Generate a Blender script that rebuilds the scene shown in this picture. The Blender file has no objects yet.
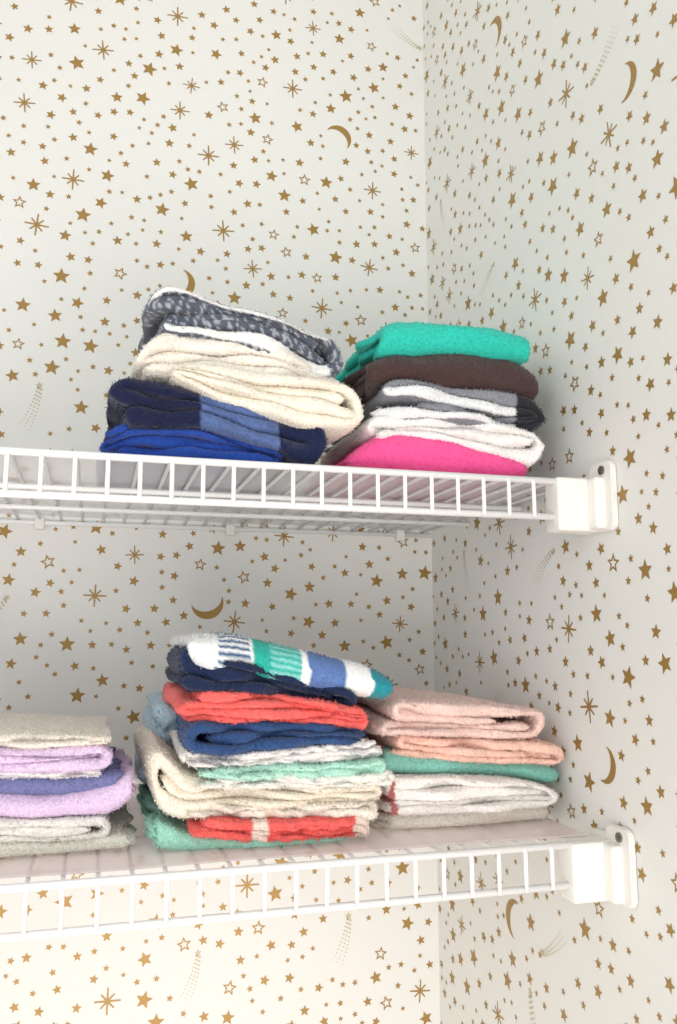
import bpy, bmesh, numpy as np, random
from math import *
from mathutils import Vector, Matrix
SC=bpy.context.scene
# world: x = along back wall (right wall at 0), y = depth (back wall at 0, room towards -y), z = up (lower shelf deck at 0); metres
S=.32645; D=.41086; H_LIP=.0338
# ---------------- helpers
def lin(h):
    h=h.lstrip('#'); c=[int(h[i:i+2],16)/255 for i in (0,2,4)]
    return np.array([x/12.92 if x<=.04045 else ((x+.055)/1.055)**2.4 for x in c])
def obj(name,V,Fc,mats,parent=None,smooth=True,midx=None,col=None):
    me=bpy.data.meshes.new(name)
    V=np.asarray(V,dtype=np.float32)
    if isinstance(Fc,np.ndarray):
        n=len(Fc); k=Fc.shape[1]
        me.vertices.add(len(V)); me.vertices.foreach_set('co',V.ravel())
        me.loops.add(n*k); me.loops.foreach_set('vertex_index',Fc.astype(np.int32).ravel())
        me.polygons.add(n); me.polygons.foreach_set('loop_start',np.arange(0,n*k,k,dtype=np.int32))
        me.polygons.foreach_set('loop_total',np.full(n,k,dtype=np.int32))
        me.update(calc_edges=True)
    else:
        me.from_pydata([tuple(map(float,v)) for v in V],[],Fc)
    for m in mats: me.materials.append(m)
    if midx is not None: me.polygons.foreach_set('material_index',np.array(midx,dtype=np.int32))
    me.polygons.foreach_set('use_smooth',np.full(len(me.polygons),smooth))
    if col is not None:
        a=me.color_attributes.new('Col','FLOAT_COLOR','POINT')
        a.data.foreach_set('color',np.hstack([col,np.ones((len(col),1))]).astype(np.float32).ravel())
    me.update()
    o=bpy.data.objects.new(name,me); bpy.context.collection.objects.link(o)
    if parent: o.parent=parent
    return o
def empty(name,loc=(0,0,0)):
    e=bpy.data.objects.new(name,None); e.empty_display_size=.05; bpy.context.collection.objects.link(e); return e
def mat(name,color,rough=.6,**kw):
    m=bpy.data.materials.new(name); m.use_nodes=True; b=m.node_tree.nodes['Principled BSDF']
    b.inputs['Base Color'].default_value=(*color,1); b.inputs['Roughness'].default_value=rough
    for k,v in kw.items(): b.inputs[k].default_value=v
    return m,m.node_tree,b
def bump(nt,b,scale,strength,dist,detail=3,coord='Object'):
    tc=nt.nodes.new('ShaderNodeTexCoord'); n=nt.nodes.new('ShaderNodeTexNoise'); n.inputs['Scale'].default_value=scale; n.inputs['Detail'].default_value=detail
    nt.links.new(tc.outputs[coord],n.inputs['Vector'])
    bp=nt.nodes.new('ShaderNodeBump'); bp.inputs['Strength'].default_value=strength; bp.inputs['Distance'].default_value=dist
    nt.links.new(n.outputs['Fac'],bp.inputs['Height']); nt.links.new(bp.outputs['Normal'],b.inputs['Normal']); return n
# ---------------- materials
M_wall,nt,b=mat('wallpaper_base',lin('#eaebe7'),.6); n=bump(nt,b,350,.15,.0005)
M_gold,nt,b=mat('wallpaper_gold_ink',lin('#a58345'),.42,Metallic=.25); bump(nt,b,600,.2,.0004)
M_pale,nt,b=mat('wallpaper_pale_ink',lin('#c9bf9f'),.5,Metallic=.1); bump(nt,b,600,.2,.0004)
M_white,nt,b=mat('vinyl_coated_wire',lin('#f3f4f4'),.3); bump(nt,b,120,.08,.0006)
M_brk,nt,b=mat('bracket_plastic',lin('#efeee8'),.4); bump(nt,b,90,.06,.0006)
M_screw,nt,b=mat('screw_metal',lin('#8a8880'),.35,Metallic=1.0); bump(nt,b,400,.2,.0004)
M_plain,nt,b=mat('painted_plaster',lin('#ecebe7'),.7); bump(nt,b,200,.2,.0006)
M_floor,nt,b=mat('floor_laminate',lin('#dcc9ba'),.5); bump(nt,b,60,.1,.0006)
def liner_mat(name,c,alpha,rib):
    m,nt,b=mat(name,lin(c),.22,Alpha=alpha)
    tc=nt.nodes.new('ShaderNodeTexCoord'); w=nt.nodes.new('ShaderNodeTexNoise'); w.inputs['Scale'].default_value=rib
    nt.links.new(tc.outputs['Object'],w.inputs['Vector'])
    bp=nt.nodes.new('ShaderNodeBump'); bp.inputs['Strength'].default_value=.3; bp.inputs['Distance'].default_value=.0006
    nt.links.new(w.outputs['Fac'],bp.inputs['Height']); nt.links.new(bp.outputs['Normal'],b.inputs['Normal'])
    return m
M_linU=liner_mat('shelf_liner_frosted','#fafafc',.45,160); M_linL=liner_mat('shelf_liner_clear','#f6e9e8',.6,160)
M_terry,nt,b=mat('terry_cloth',(.8,.8,.8),.95); b.inputs['Sheen Weight'].default_value=.2; b.inputs['Sheen Roughness'].default_value=.5; b.inputs['Specular IOR Level'].default_value=.1
at=nt.nodes.new('ShaderNodeAttribute'); at.attribute_name='Col'
tc=nt.nodes.new('ShaderNodeTexCoord'); n1=nt.nodes.new('ShaderNodeTexNoise'); n1.inputs['Scale'].default_value=560; n1.inputs['Detail'].default_value=2; n1.inputs['Roughness'].default_value=.7
nt.links.new(tc.outputs['Object'],n1.inputs['Vector'])
mr=nt.nodes.new('ShaderNodeMapRange'); mr.inputs['From Min'].default_value=.32; mr.inputs['From Max'].default_value=.68; mr.inputs['To Min'].default_value=.82; mr.inputs['To Max'].default_value=1.2; nt.links.new(n1.outputs['Fac'],mr.inputs['Value'])
mx=nt.nodes.new('ShaderNodeVectorMath'); mx.operation='SCALE'; nt.links.new(at.outputs['Color'],mx.inputs[0]); nt.links.new(mr.outputs['Result'],mx.inputs['Scale'])
mn=nt.nodes.new('ShaderNodeVectorMath'); mn.operation='MINIMUM'; nt.links.new(mx.outputs['Vector'],mn.inputs[0]); mn.inputs[1].default_value=(.95,.93,.91)
nt.links.new(mn.outputs['Vector'],b.inputs['Base Color'])
bp=nt.nodes.new('ShaderNodeBump'); bp.inputs['Strength'].default_value=.7; bp.inputs['Distance'].default_value=.0014
nt.links.new(n1.outputs['Fac'],bp.inputs['Height']); nt.links.new(bp.outputs['Normal'],b.inputs['Normal'])
# ---------------- room + wallpaper
XL=-1.25; ZF=-1.1; ZC=1.42; YR=-.95
def star_pts(r,rot,k=5,inner=.45):
    return [( (r if i%2==0 else r*inner)*sin(rot+pi*i/k),(r if i%2==0 else r*inner)*cos(rot+pi*i/k)) for i in range(2*k)]
def motif(kind,r,rot):
    P=[]
    if kind=='star':
        P.append((star_pts(r,rot),1,1))
    elif kind=='outline':
        o=star_pts(r,rot); i=star_pts(r*.6,rot,inner=.42)
        for a in range(10):
            b_=(a+1)%10; P.append(([o[a],o[b_],i[b_],i[a]],1,0))
    elif kind=='aster':
        p=[]
        for k in range(16):
            a=rot+k*pi/8
            R=r*.2 if k%2 else (r if k%4==0 else r*.72)
            if k%2: p.append((R*sin(a),R*cos(a)))
            else:
                w=r*.06
                p.append((R*sin(a)-w*cos(a),R*cos(a)+w*sin(a))); p.append((R*sin(a)+w*cos(a),R*cos(a)-w*sin(a)))
        P.append((p,1,1))
    elif kind=='moon':
        N=14
        out=[(r*cos(t),r*sin(t)) for t in [(-1.75+3.5*i/N) for i in range(N+1)]]
        x0,y0=out[0]; inn=[]
        for i in range(N+1):
            f=i/N; y=y0+(out[-1][1]-y0)*f; x=x0+ (r*.98-x0)*.60*(1-(2*f-1)**2)**.62
            inn.append((x,y))
        for i in range(N):
            q=[out[i],out[i+1],inn[i+1],inn[i]]
            q=[(x*cos(rot)-y*sin(rot),x*sin(rot)+y*cos(rot)) for x,y in q]; P.append((q,1,0))
    elif kind=='comet':
        for j in range(3):
            for i in range(12):
                t=i/11; x=-r+2*r*t; y=(j-1)*r*.16*(1.6-t)+ .35*r*(t*t); s=r*.034*(1+t)
                X=x*cos(rot)-y*sin(rot); Y=x*sin(rot)+y*cos(rot)
                P.append(([(X-s,Y),(X,Y-s),(X+s,Y),(X,Y+s)],2,0))
        X=r*1.15; Y=.45*r; c=(X*cos(rot)-Y*sin(rot),X*sin(rot)+Y*cos(rot))
        P.append(([(c[0]+a,c[1]+b2) for a,b2 in star_pts(r*.2,rot)],2,1))
    return P
def scatter(u0,u1,v0,v1,fixed,seed):
    rg=random.Random(seed); items=[(u,v,r,'moon',rot) for u,v,r,rot in fixed]
    area=(u1-u0)*(v1-v0)
    A=np.zeros((20000,3)); n=0
    for it in items: A[n]=(it[0],it[1],it[2]*.8); n+=1
    out=list(items)
    for kind,rr,dens,gap in [('comet',(.020,.027),18,.004),('aster',(.0115,.0155),62,.010),('outline',(.0085,.0100),50,.009),('star',(.0085,.0115),125,.009),('star',(.0055,.0072),400,.0070),('star',(.0034,.0046),680,.0060)]:
        target=int(dens*area); tries=0; got=0
        while got<target and tries<target*8:
            tries+=1
            r=rg.uniform(*rr); u=rg.uniform(u0+r,u1-r); v=rg.uniform(v0+r,v1-r)
            B=A[:n]
            if n and (((B[:,0]-u)**2+(B[:,1]-v)**2)<(B[:,2]+r+gap)**2).any(): continue
            A[n]=(u,v,r); n+=1; got+=1
            rot=rg.uniform(-.35,.35) if kind!='comet' else rg.choice([.6,2.3,-.8,1.1])
            if kind=='aster': rot=rg.uniform(-.15,.15)
            out.append((u,v,r,kind,rot))
    return out
def wall(name,mapf,u0,u1,v0,v1,fixed,seed,back):
    c=[mapf(u0,v0,0),mapf(u1,v0,0),mapf(u1,v1,0),mapf(u0,v1,0)]
    k=[mapf(u0,v0,back),mapf(u1,v0,back),mapf(u1,v1,back),mapf(u0,v1,back)]
    V=c+k; Fc=[(0,1,2,3),(7,6,5,4),(0,4,5,1),(1,5,6,2),(2,6,7,3),(3,7,4,0)]; mi=[0]*6
    for (u,v,r,kind,rot) in scatter(u0,u1,v0,v1,fixed,seed):
        for poly,m,fan in motif(kind,r,rot):
            s=len(V)
            if fan:
                cu=sum(p[0] for p in poly)/len(poly); cv=sum(p[1] for p in poly)/len(poly)
                V.append(mapf(u+cu,v+cv,-.0003))
                for p in poly: V.append(mapf(u+p[0],v+p[1],-.0003))
                for i in range(len(poly)): Fc.append((s,s+1+i,s+1+(i+1)%len(poly))); mi.append(m)
            else:
                for p in poly: V.append(mapf(u+p[0],v+p[1],-.0003))
                Fc.append(tuple(range(s,s+len(poly)))); mi.append(m)
    return obj(name,V,Fc,[M_wall,M_gold,M_pale],smooth=False,midx=mi)
wall('wall_back',lambda u,v,d:(u,d,v),XL,0,ZF,ZC,[(-.137,.912,.020,.9),(-.361,.659,.020,-.3),(-.315,.226,.021,-1.3),(-.56,.36,.020,.5),(-.75,.8,.021,2),(-.8,.1,.021,1)],11,.05)
wall('wall_right',lambda u,v,d:(d,u,v),YR,0,ZF,ZC,[(-.235,.933,.021,2.8),(-.489,.692,.018,3.4),(-.405,.066,.017,3.5),(-.219,-.124,.021,0.3),(-.7,.4,.019,2)],23,.05)
wall('wall_left',lambda u,v,d:(XL-d,u,v),YR,0,ZF,ZC,[(-.3,.5,.019,1)],31,.05)
def box(name,x0,x1,y0,y1,z0,z1,m,parent=None,bev=0):
    bm=bmesh.new(); bmesh.ops.create_cube(bm,size=1)
    for v in bm.verts: v.co=((x0+x1)/2+v.co.x*(x1-x0),(y0+y1)/2+v.co.y*(y1-y0),(z0+z1)/2+v.co.z*(z1-z0))
    if bev: bmesh.ops.bevel(bm,geom=bm.edges[:],offset=bev,segments=3,affect='EDGES',profile=.6)
    me=bpy.data.meshes.new(name); bm.to_mesh(me); bm.free(); me.materials.append(m)
    for p in me.polygons: p.use_smooth=bool(bev)
    o=bpy.data.objects.new(name,me); bpy.context.collection.objects.link(o)
    if parent:o.parent=parent
    return o
box('floor',XL-.05,.05,-3.2,.05,ZF-.05,ZF,M_floor)
box('ceiling',XL-.05,.05,YR,.05,ZC,ZC+.05,M_plain)
# ---------------- wire shelves
def tube(V,Fc,pts,r,seg=8):
    pts=[Vector(p) for p in pts]; s0=len(V); N=len(pts)
    for i,p in enumerate(pts):
        t=(pts[min(i+1,N-1)]-pts[max(i-1,0)]).normalized()
        a=Vector((1,0,0)) if abs(t.x)<.9 else Vector((0,0,1))
        n1=t.cross(a).normalized(); n2=t.cross(n1)
        for k in range(seg):
            q=p+r*(cos(2*pi*k/seg)*n1+sin(2*pi*k/seg)*n2); V.append(tuple(q))
    for i in range(N-1):
        for k in range(seg):
            a=s0+i*seg+k; b2=s0+i*seg+(k+1)%seg; Fc.append((a,b2,b2+seg,a+seg))
    Fc.append(tuple(s0+k for k in range(seg))[::-1]); Fc.append(tuple(s0+(N-1)*seg+k for k in range(seg)))
def shelf(z,x0,lm):
    e=empty('wire_shelf'); V=[];Fc=[]
    xr=-.004; xl=XL+.004
    tube(V,Fc,[(xl,-D,z),(xr,-D,z)],.0032,12); tube(V,Fc,[(xl,-D,z-H_LIP),(xr,-D,z-H_LIP)],.0032,12)
    for y,r in [(-.006,.003),(-.135,.003),(-.27,.003)]: tube(V,Fc,[(xl,y,z-.0034),(xr,y,z-.0034)],r,10)
    x=x0
    while x>xl+.02: x-=.0254
    while x<xr-.008:
        tube(V,Fc,[(x,-.004,z+.0012),(x,-D+.006,z+.0012),(x,-D-.001,z+.0008),(x,-D-.0032,z-.003),(x,-D-.0034,z-H_LIP-.001)],.0019,8); x+=.0254
    obj('wire_grid',V,Fc,[M_white],e)
    ys=np.concatenate([np.linspace(-.012,-.37,14),[-.38,-.388,-.394,-.399]]); xs=np.linspace(xl+.01,xr-.012,100)
    V=[];Fc=[]
    for t in (0,.0008):
        for y in ys:
            for x in xs: V.append((x,y,z+.0035+t+(.0005*sin(x*31+y*17)+.0005)))
    nx=len(xs);ny=len(ys);o2=nx*ny
    for j in range(ny-1):
        for i in range(nx-1):
            a=j*nx+i; Fc.append((a,a+1,a+nx+1,a+nx)); Fc.append((o2+a,o2+a+nx,o2+a+nx+1,o2+a+1))
    for i in range(nx-1):
        a=(ny-1)*nx+i; Fc.append((a,a+1,o2+a+1,o2+a)); Fc.append((i,o2+i,o2+i+1,i+1))
    obj('shelf_liner',V,Fc,[lm],e)
    for sx,xw in ((1,0),(-1,XL)):
        def bx(n,a,b2,y0,y1,z0,z1,bev):
            X0,X1=(xw-sx*a,xw-sx*b2); return box(n,min(X0,X1),max(X0,X1),y0,y1,z0,z1,M_brk,e,bev)
        bx('bracket_cup',.0008,.046,-D-.0095,-D+.016,z-H_LIP-.0135,z+.003,.003)
        bx('bracket_lug',.0008,.016,-D-.024,-D+.0,z-H_LIP-.0125,z+.0025,.004)
        out=[]
        for cy,cz,a0 in ((-.438,z-.040,180),(-.385,z-.042,270),(-.385,z+.002,0),(-.4185,z+.0085,0),(-.438,z+.0085,90)):
            rr=.0085 if cy<-.41 else .005
            for k in range(6):
                a=radians(a0+18*k); out.append((cy+rr*cos(a),cz+rr*sin(a)))
        bm=bmesh.new(); vs=[bm.verts.new((xw-sx*.0005,y,zz)) for y,zz in out]; f=bm.faces.new(vs)
        g=bmesh.ops.extrude_face_region(bm,geom=[f]); 
        for v in [v for v in g['geom'] if isinstance(v,bmesh.types.BMVert)]: v.co.x-=sx*.006
        bmesh.ops.recalc_face_normals(bm,faces=bm.faces[:])
        bmesh.ops.bevel(bm,geom=bm.edges[:],offset=.0012,segments=2,affect='EDGES')
        me=bpy.data.meshes.new('bracket_flange'); bm.to_mesh(me); bm.free(); me.materials.append(M_brk)
        o=bpy.data.objects.new('bracket_flange',me); bpy.context.collection.objects.link(o); o.parent=e
        V=[];Fc=[]; tube(V,Fc,[(xw-sx*.006,-.432,z+.0085),(xw-sx*.0082,-.432,z+.0085)],.0042,14)
        tube(V,Fc,[(xw-sx*.008,-.432,z+.0085),(xw-sx*.0088,-.432,z+.0085)],.002,6)
        obj('bracket_screw',V,Fc,[M_screw],e,smooth=False)
    for x in (-.525,-.288,-.05,-.77,-1.0,-1.2):
        box('wall_clip',x-.006,x+.006,-.012,-.0005,z-.012,z+.003,M_brk,e,.002)
    return e
shelf(S,-.52515,M_linU); shelf(0,-.49493,M_linL)
# ---------------- towels
def smooth_noise(rg,n=7,fmin=8,fmax=45):
    K=[(rg.normal(size=3)*rg.uniform(fmin,fmax),rg.uniform(0,6.28)) for _ in range(n)]
    return lambda P: sum(np.sin(P@k+p) for k,p in K)/sqrt(n)
def fold_path(L,Hh,seq,d0,step,rg,jit):
    n=max(seq)+1; T=Hh/n; A=L/2; pts=[]; lv=[]
    cur=None
    for k,l in enumerate(seq):
        z=(l+.5)*T; d=d0*(-1)**k
        xs=-d*(A-T/2-abs(rg.normal())*jit) if cur is None else cur
        last=k==len(seq)-1
        if last: xe=d*(A-T/2-abs(rg.normal())*jit*2)
        else:
            r=abs(seq[k+1]-l)*T/2; rh=min(r*1.15,L*.3); xe=d*(A-rh-T/2-abs(rg.normal())*jit*.9)
        m=max(3,int(abs(xe-xs)/step)); t=np.linspace(0,1,m,endpoint=False)
        for q in t: pts.append((xs+(xe-xs)*q,z)); lv.append(l)
        if not last:
            zn=(seq[k+1]+.5)*T; zc=(z+zn)/2; m=max(8,int(pi*r/step))
            for q in range(m):
                a=pi*q/m; pts.append((xe+d*rh*sin(a),zc+(z-zc)*cos(a))); lv.append(l+(seq[k+1]-l)*q/m)
            cur=xe
    return np.array(pts),np.array(lv),T
STK={}
def towel(name,parent,st,yf,depth,axis='X',seq=(1,0,3,2),d0=-1,col='#ffffff',seed=0,jit=.006,ruf=0,rufl=.012,wob=.0022,fill=.5,zmin=None,zback=0,step=.0024,warp=1.35,fuzz=1):
    """st: list of (x, z_bottom, z_top) along the towel's front, in 0.1 mm"""
    rg=np.random.default_rng(seed+100)
    W=np.array(st,dtype=float)*1e-4; x0,x1=W[0,0],W[-1,0]
    yf=yf+rg.uniform(-.007,.005)
    g=np.linspace(x0,x1,80); k=np.hanning(13); k/=k.sum()
    sm=lambda y: np.convolve(np.pad(np.interp(g,W[:,0],y),6,mode='reflect',reflect_type='odd'),k,'valid')
    ZB,ZT=sm(W[:,1]),sm(W[:,2])
    if zmin is not None: ZB=np.maximum(ZB,zmin)
    Hm=float((ZT-ZB).mean()); Lx=x1-x0
    Lp=Lx if axis=='X' else depth; Le=depth if axis=='X' else Lx
    P,lv,T=fold_path(Lp,Hm,seq,d0,step,rg,jit)
    N=len(P); tg=np.gradient(P,axis=0); tg/=np.linalg.norm(tg,axis=1)[:,None]+1e-12; nr=np.stack([-tg[:,1],tg[:,0]],1)
    s=np.arange(N)/N
    ph=rg.uniform(0,6.28,6); thn=1+.10*sum(np.sin(s*f_+p_) for f_,p_ in zip((9,23,41,67),ph))/2
    endt=np.minimum(1,np.sqrt(np.minimum(np.arange(N),np.arange(N)[::-1])/3.0+.05))
    ht=T*fill*thn*endt
    e=[0,.0010,.0025,.005,.0075]; q=.0075
    while q<Le-.008:
        q+= .0026 if (axis=='Y' or q<.05) else .008
        e.append(q)
    e=[v for v in e if v<Le-.007]+[Le-.006,Le-.003,Le-.0012,Le]; e=np.array(e); Mx=len(e)
    ed=np.minimum(e,Le-e); rr_=min(.008,T*.55); tap=.08+.92*np.sqrt(np.clip(1-(1-np.clip(ed/rr_,0,1))**2,0,1))
    off=np.concatenate([np.ones(N),-np.ones(N)])
    PP=np.concatenate([P,P[::-1]]); NR=np.concatenate([nr,nr[::-1]]); HT=np.concatenate([ht,ht[::-1]]); LV=np.concatenate([lv,lv[::-1]]); SS=np.concatenate([s,s[::-1]])
    a2=PP[None,:,:]+NR[None,:,:]*(HT*off)[None,:,None]*tap[:,None,None]
    jn=sum(np.sin(SS*f_+p_) for f_,p_ in zip((13,29,57),rg.uniform(0,6.28,3)))/2.2*jit
    sg=(e/Le)[:,None]
    E=e[:,None]+jn[None,:]*(1-2*sg)
    U=a2[...,0]; Z=a2[...,1]
    if axis=='X': X=U+(x0+x1)/2; Y=yf+E
    else: X=x0+E; Y=U+yf+depth/2
    zb=np.interp(X,g,ZB); zt=np.interp(X,g,ZT)
    Zn=Z/Hm
    n1_=smooth_noise(rg,5,8,30); n2_=smooth_noise(rg,5,15,50); n3_=smooth_noise(rg,5,15,60)
    Q=np.stack([X,Y,X*0],-1); zc_=np.clip(Zn,0,1)
    Zn=Zn+warp*(.10*np.sin(pi*zc_)*n1_(Q)+.05*np.sin(2*pi*zc_)*n2_(Q)+.025*np.sin(3*pi*zc_)*n3_(Q))
    dy=np.clip(np.minimum(Y-yf,yf+depth-Y),0,1); pinch=1-.13*np.exp(-(dy/.012)) if axis=='X' else 1
    if axis=='Y':
        dx=np.clip(np.minimum(X-x0,x1-X),0,1); pinch=1-.2*np.exp(-dx/.010)
    Zn=.5+(Zn-.5)*pinch
    Zw=zb+(zt-zb)*Zn+zback*(Y-yf)/depth
    V=np.stack([X,Y,Zw],-1).reshape(-1,3)
    V0=V.copy()
    if parent.name not in STK:
        r2=np.random.default_rng(len(STK)+7); STK[parent.name]=(smooth_noise(r2,7,8,40),smooth_noise(r2,6,40,110))
    nf,nf2=STK[parent.name]
    V[:,2]+=(nf(V0)+.4*nf2(V0))*.0017
    V[:,1]+=wob*1.1*smooth_noise(rg)(V0); V[:,0]+=wob*.8*smooth_noise(rg)(V0)
    lvv=np.tile(np.round(LV),Mx)
    if ruf:
        rp=rg.uniform(0,6.28,12); rf=rg.uniform(.75,1.3,12); li=np.clip(lvv.astype(int),0,11)
        am=.5+.5*np.sin(V0[:,0]*37+li*2.3); fo=np.exp(-np.clip(V0[:,1]-yf,0,1)/.02)
        V[:,2]+=ruf*.6*am*np.sin(V0[:,0]*2*pi/rufl*rf[li]+rp[li]+1.2*nf(V0))*fo
        V[:,1]+=ruf*1.6*am*np.sin(V0[:,0]*2*pi/rufl*rf[li]+rp[li]+1+1.2*nf(V0))*fo
    V+=rg.normal(size=V.shape)*.00028
    n2=2*N
    O2=np.tile(NR*off[:,None],(Mx,1)); O=np.zeros_like(V)
    if axis=='X': O[:,0]=O2[:,0]; O[:,2]=O2[:,1]
    else: O[:,1]=O2[:,0]; O[:,2]=O2[:,1]
    ei=np.repeat(e,n2); ax_=1 if axis=='X' else 0
    O[ei<.002,ax_]-=1.6; O[ei>Le-.002,ax_]+=1.6
    O/=np.linalg.norm(O,axis=1)[:,None]
    xn=((V0[:,0]-x0)/Lx); ee=ei
    if callable(col): Cc=col(xn,V0,ee,np.tile(SS,Mx),np.tile(LV,Mx),rg)
    else: Cc=np.tile(lin(col),(len(V),1))
    idx=np.arange(Mx*n2).reshape(Mx,n2)
    r1=np.roll(idx,-1,axis=1)
    Fc=[np.stack([idx[:-1],r1[:-1],r1[1:],idx[1:]],-1).reshape(-1,4)]
    i=np.arange(N-1)
    for row,fl in ((0,0),(Mx-1,1)):
        q=np.stack([idx[row,i],idx[row,n2-1-i],idx[row,n2-2-i],idx[row,i+1]],-1)
        Fc.append(q[:,::-1] if fl else q)
    Fc=np.concatenate(Fc)[:,::-1]
    if fuzz:
        vis=(V[:,1]<yf+.05)|(V[:,0]<x0+.02)|(lvv==max(seq))
        wgt=np.where(V[:,1]<yf+.02,1.0,.5)*vis; wgt=wgt/wgt.sum()
        nfz=int(34000*fuzz); pi_=rg.choice(len(V),nfz,p=wgt)
        o_=V[pi_]+rg.normal(size=(nfz,3))*.0008-O[pi_]*.0005
        d_=O[pi_]+rg.normal(size=(nfz,3))*.5; d_/=np.linalg.norm(d_,axis=1)[:,None]
        sd=np.cross(d_,rg.normal(size=(nfz,3))); sd/=np.linalg.norm(sd,axis=1)[:,None]
        ln=rg.uniform(.0005,.0012,nfz)[:,None]; wd=.0004
        FV=np.stack([o_-sd*wd,o_+sd*wd,o_+d_*ln+sd*wd*.7,o_+d_*ln-sd*wd*.7],1).reshape(-1,3)
        b0=len(V); V=np.concatenate([V,FV]); Cc=np.concatenate([Cc,np.repeat(Cc[pi_]*rg.uniform(.9,1.15,(nfz,1)),4,axis=0)])
        Fc=np.concatenate([Fc,b0+np.arange(4*nfz).reshape(-1,4)])
    if zmin is not None: V[:,2]=np.maximum(V[:,2],zmin+rg.uniform(0,.0004,len(V)))
    V[:,0]=np.minimum(V[:,0],-.006)
    return obj(name,V,Fc,[M_terry],parent,col=np.clip(Cc,0,1))
def bands(stops,cols):
    cs=[lin(c) for c in cols]
    return lambda xn,V,ee,ss,lv,rg: np.array(cs)[np.clip(np.searchsorted(np.array(stops),xn),0,len(cs)-1)]
def marled(xn,V,ee,ss,lv,rg):
    o=np.tile(lin('#585e6b'),(len(xn),1))
    m=np.sin(V[:,0]*620+np.sin(V[:,2]*260)*2)+rg.normal(size=len(xn))*.9; o[m>.8]=lin('#aeb2ba')
    o[(ee<.0022)&np.isin(np.round(lv),[0,3])]=lin('#f1f1ef')
    return o
def greyblack(xn,V,ee,ss,lv,rg):
    return np.where((xn>.84)[:,None],lin('#2a2b31'),np.where(((ee<.003)&(np.round(lv)%2==0))[:,None],lin('#e9eaec'),lin('#8c8e96')))
def plaid(xn,V,ee,ss,lv,rg):
    W_,Nv,Te,Bl,Lt=map(lin,('#f2f5f5','#1d4f7d','#2fae9f','#5f7db5','#8fd0cc'))
    o=np.tile(W_,(len(xn),1)); x=xn
    def band(a,b2,c): 
        k=(x>a)&(x<b2); o[k]=c
    st=((ss*125)%1)<.5
    k=(x>.12)&(x<.28)&st; o[k]=Nv
    band(.30,.38,Te); band(.38,.54,Lt); 
    k=(x>.38)&(x<.54)&st; o[k]=Te
    band(.58,.76,Bl); band(.9,1.4,lin('#2b8f9b'))
    return o
ZU=S+.0062; ZL=.0062
yl=-.385
e1=empty('towel_stack')
towel('royal_blue_towel',e1,[(-4620,3165,3500),(-4315,3163,3660),(-3726,3176,3670),(-3244,3192,3560),(-2974,3196,3423)],yl-.004,.23,'X',(0,1,2,3),1,'#2a4fa8',1,jit=.009,zmin=ZU,wob=.003)
towel('navy_striped_towel',e1,[(-4595,3530,3887),(-4451,3546,4031),(-3734,3612,3922),(-3113,3455,3880),(-2671,3266,3802),(-2531,3219,3607)],yl,.24,'X',(0,2,1),1,bands([.42,.76,2],['#1d2342','#5a70a0','#1f2749']),2,zmin=ZU,wob=.003)
towel('cream_hand_towel',e1,[(-4021,4012,4155),(-3570,3834,4160),(-2850,3687,4131),(-2380,3663,4134),(-2200,3719,4070)],yl-.008,.22,'X',(1,0,3,2),-1,'#f6ecdc',3,wob=.0026)
towel('cream_towel',e1,[(-4310,4007,4275),(-4052,4046,4495),(-3398,4066,4471),(-2851,4038,4375),(-2361,3965,4192)],yl-.004,.22,'X',(0,2,1),1,'#f7eee2',4,wob=.0032)
towel('charcoal_marled_towel',e1,[(-4228,4321,4802),(-4060,4437,4916),(-3487,4393,4810),(-2843,4238,4638),(-2425,4123,4536)],yl,.2,'X',(1,0,3,2),-1,marled,5,wob=.0036,jit=.008)
e2=empty('towel_stack')
yr=-.38
towel('hot_pink_towel',e2,[(-2355,3237,3461),(-2015,3235,3728),(-1465,3253,3708),(-842,3274,3610),(-543,3289,3508)],yr,.2,'Y',(0,1),-1,'#f65a9c',11,zmin=ZU,wob=.003)
towel('white_towel',e2,[(-2199,3574,3859),(-1863,3681,3912),(-1356,3636,3911),(-727,3497,3856),(-513,3429,3791),(-403,3497,3658)],yr,.2,'X',(0,2,1),1,'#f5f3ef',12,wob=.0035,zmin=ZU)
towel('grey_black_towel',e2,[(-2197,3849,4147),(-1860,3845,4234),(-1350,3852,4238),(-824,3789,4192),(-400,3757,4125)],yr,.2,'X',(0,3,2,1),1,greyblack,13,wob=.0035,jit=.009)
towel('dark_brown_towel',e2,[(-2116,4164,4476),(-1856,4195,4580),(-1131,4186,4642),(-593,4107,4643),(-384,4104,4560)],yr,.2,'Y',(1,0,3,2),1,'#4a3836',14,wob=.0035,jit=.009)
towel('teal_towel',e2,[(-2034,4483,4780),(-1892,4517,4880),(-1335,4580,4900),(-800,4600,4905),(-403,4576,4870)],yr,.2,'Y',(1,0,2),1,'#31c4b2',15,wob=.0034,jit=.009)
e3=empty('hand_towel_stack')
y3=-.355
towel('ivory_towel',e3,[(-6259,61,257),(-5192,12,187),(-4738,-5,170),(-4181,18,176)],y3,.24,'Y',(1,0,2),1,'#eae9dc',21,zmin=ZL)
towel('white_cream_towel',e3,[(-6271,241,411),(-5201,184,355),(-4745,164,336),(-4353,154,313)],y3,.24,'X',(0,2,1),1,'#f4efe8',22)
towel('lilac_bath_towel',e3,[(-6284,402,603),(-4754,333,532),(-4298,321,604),(-4149,412,719)],y3,.24,'Y',(1,0,2),1,'#dfc6e4',23,wob=.003)
towel('slate_blue_towel',e3,[(-6296,590,737),(-4761,515,674),(-4295,520,701)],y3-.002,.23,'Y',(0,1),-1,'#7478a6',24)
towel('white_washcloth',e3,[(-6304,732,796),(-4766,668,729),(-4451,669,723)],y3,.22,'X',(0,1),1,'#f3f1f2',25,wob=.0015)
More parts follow.
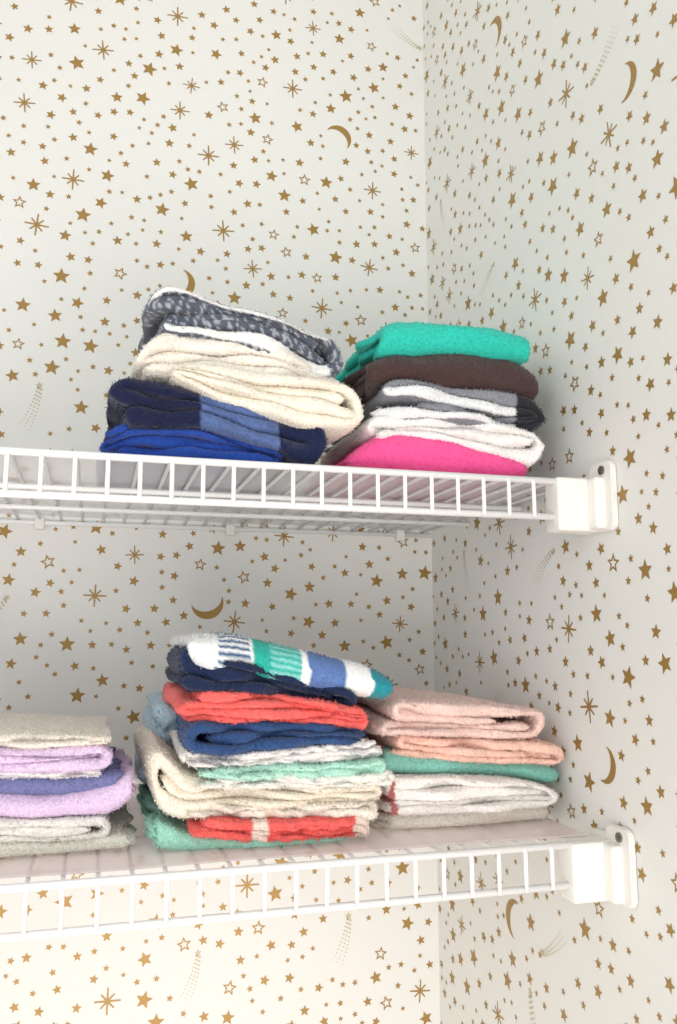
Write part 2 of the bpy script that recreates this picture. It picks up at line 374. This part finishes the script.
towel('lilac_towel',e3,[(-6314,780,998),(-4772,715,944),(-4239,716,950)],y3,.24,'X',(0,2,1),1,'#e1cae5',26)
towel('cream_washcloth',e3,[(-6326,991,1104),(-4780,938,1040),(-4349,933,1010)],y3,.2,'X',(0,1),1,'#f4ebdf',27,wob=.0018)
e4=empty('hand_towel_stack')
y4=-.37
towel('pale_blue_towel',e4,[(-4073,62,1212),(-3640,62,1202)],-.24,.16,'X',(0,1,2,3,4,5),1,'#bcd3e2',30,fuzz=.5,zmin=ZL)
towel('mint_towel',e4,[(-4000,103,322),(-3714,30,190),(-2956,0,160),(-2336,0,170)],y4,.24,'Y',(1,0,2),1,'#a8e2cd',31,zmin=ZL,ruf=.0006)
towel('coral_cream_washcloth',e4,[(-3787,219,377),(-3304,151,317),(-2700,128,299),(-2122,98,266)],y4-.002,.2,'X',(1,0,2),-1,bands([.36,.44,.9,2],['#f56c66','#f6e2d6','#f56c66','#f6e2d6']),32,ruf=.0011,rufl=.019,zmin=ZL)
towel('cream_scalloped_towel',e4,[(-3776,364,507),(-3394,310,423),(-2794,292,407),(-2017,213,365)],y4-.004,.22,'X',(0,1),1,'#f6ecdf',33,ruf=.0011,rufl=.02,zmin=ZL,wob=.0035)
towel('oatmeal_towel',e4,[(-4115,699,914),(-3990,376,934),(-3765,308,692),(-3390,399,593),(-2785,382,548),(-1983,339,527)],y4,.22,'X',(0,2,1),-1,'#f1e7d6',34,wob=.0036,jit=.009)
towel('white_ribbed_washcloth',e4,[(-3731,582,678),(-3227,566,664),(-2615,520,628),(-1954,505,642)],y4-.003,.2,'X',(0,1),1,'#f6f1e9',35,ruf=.001,rufl=.017)
towel('mint_scalloped_washcloth',e4,[(-3771,667,764),(-3223,643,742),(-2607,615,724),(-1961,620,758)],y4,.2,'X',(0,1),1,'#bce7d6',36,ruf=.0011,rufl=.014)
towel('white_scalloped_washcloth',e4,[(-3818,762,899),(-3485,740,838),(-2794,720,879),(-1989,746,928)],y4-.003,.2,'X',(0,1,2),1,'#f6f2ed',37,ruf=.0012,rufl=.015)
towel('dark_blue_towel',e4,[(-3881,893,1169),(-3488,832,1109),(-2795,872,1089),(-2157,876,1040)],y4-.003,.2,'X',(0,2,1),-1,'#345282',38,wob=.0034,jit=.009)
towel('coral_towel',e4,[(-3901,1118,1430),(-3231,1085,1351),(-2517,1046,1261),(-2146,992,1191)],y4,.2,'X',(0,1,2,3),1,'#f7706a',39,ruf=.0008,rufl=.02,jit=.008,wob=.003)
towel('navy_towel',e4,[(-3999,1398,1629),(-3835,1382,1779),(-3494,1348,1668),(-2790,1257,1463),(-2145,1156,1366)],y4,.21,'X',(0,2,1),1,'#212e4f',40,wob=.0036,jit=.009)
towel('plaid_teal_blue_towel',e4,[(-3759,1600,1846),(-3418,1491,1846),(-2800,1397,1707),(-2250,1309,1598),(-1920,1259,1488)],y4-.004,.2,'Y',(0,1),-1,plaid,41,wob=.002,step=.0014,jit=.002,warp=.6)
e5=empty('hand_towel_stack')
y5=-.35
towel('cream_terry_towel',e5,[(-1916,-14,220),(-1108,-66,225),(-175,-71,214)],y5,.22,'Y',(0,1),-1,'#f4ebdf',51,zmin=ZL)
towel('white_stripe_towel',e5,[(-1932,215,572),(-1302,215,571),(-686,208,494),(-242,202,377)],y5,.22,'X',(1,0,3,2),-1,bands([.04,.07,.1,2],['#f4ede6','#b86a6a','#f4ede6','#f6f0ea']),52,wob=.0036,jit=.009)
towel('sea_green_towel',e5,[(-1890,570,810),(-1094,545,705),(-469,444,639),(-126,381,558)],y5,.22,'Y',(0,1),-1,'#7dbaad',53,wob=.003)
towel('peach_towel',e5,[(-1927,768,954),(-1293,682,907),(-567,615,855),(-61,555,772)],y5,.22,'X',(0,2,1),1,'#f3c9b8',54,ruf=.0006,rufl=.02,jit=.008)
towel('blush_towel',e5,[(-2061,907,1209),(-1788,916,1266),(-1082,892,1233),(-267,827,1102)],y5,.22,'X',(1,0,3,2),-1,'#edd0c7',55,wob=.0036,jit=.009)
# ---------------- lights / world
w=bpy.data.worlds.new('World'); SC.world=w; w.use_nodes=True
bg=w.node_tree.nodes['Background']; bg.inputs[0].default_value=(.97,.99,1,1); bg.inputs[1].default_value=.93
def area(name,loc,target,size,power,col):
    l=bpy.data.lights.new(name,'AREA'); l.energy=power; l.shape='RECTANGLE'; l.size=size[0]; l.size_y=size[1]; l.color=col
    o=bpy.data.objects.new(name,l); bpy.context.collection.objects.link(o); o.location=loc
    o.rotation_euler=(Vector(target)-Vector(loc)).to_track_quat('-Z','Y').to_euler(); return o
area('left_fill',(-1.7,-2.0,.3),(-.1,-.2,.2),(1.2,1.6),10.5,(.98,1,.99))  # added soft fill from the left, unseen, lifts the right wall
area('low_warm_fill',(-.3,-2.1,-.7),(-.3,0,.12),(1.3,1.0),23,(1,.915,.87))  # unseen warm fill, added low in front to brighten below the upper shelf
# ---------------- camera
TH,PI_,RO=.2799,.14823,-.00123
fw=Vector((sin(TH)*cos(PI_),cos(TH)*cos(PI_),sin(PI_))); rt=Vector((cos(TH),-sin(TH),0)); up=rt.cross(fw)
r2=rt*cos(RO)+up*sin(RO); u2=-rt*sin(RO)+up*cos(RO)
cd=bpy.data.cameras.new('camera'); co=bpy.data.objects.new('camera',cd); bpy.context.collection.objects.link(co)
cd.sensor_fit='VERTICAL'; cd.sensor_height=36; cd.sensor_width=36; cd.lens=29.484; cd.clip_start=.01
R=Matrix([[r2[i],u2[i],-fw[i]] for i in range(3)]).to_4x4(); co.matrix_world=Matrix.Translation(Vector((-.45367,-1.10067,.18173)))@R
SC.camera=co
SC.view_settings.view_transform='Standard'; SC.view_settings.look='None'; SC.view_settings.exposure=0
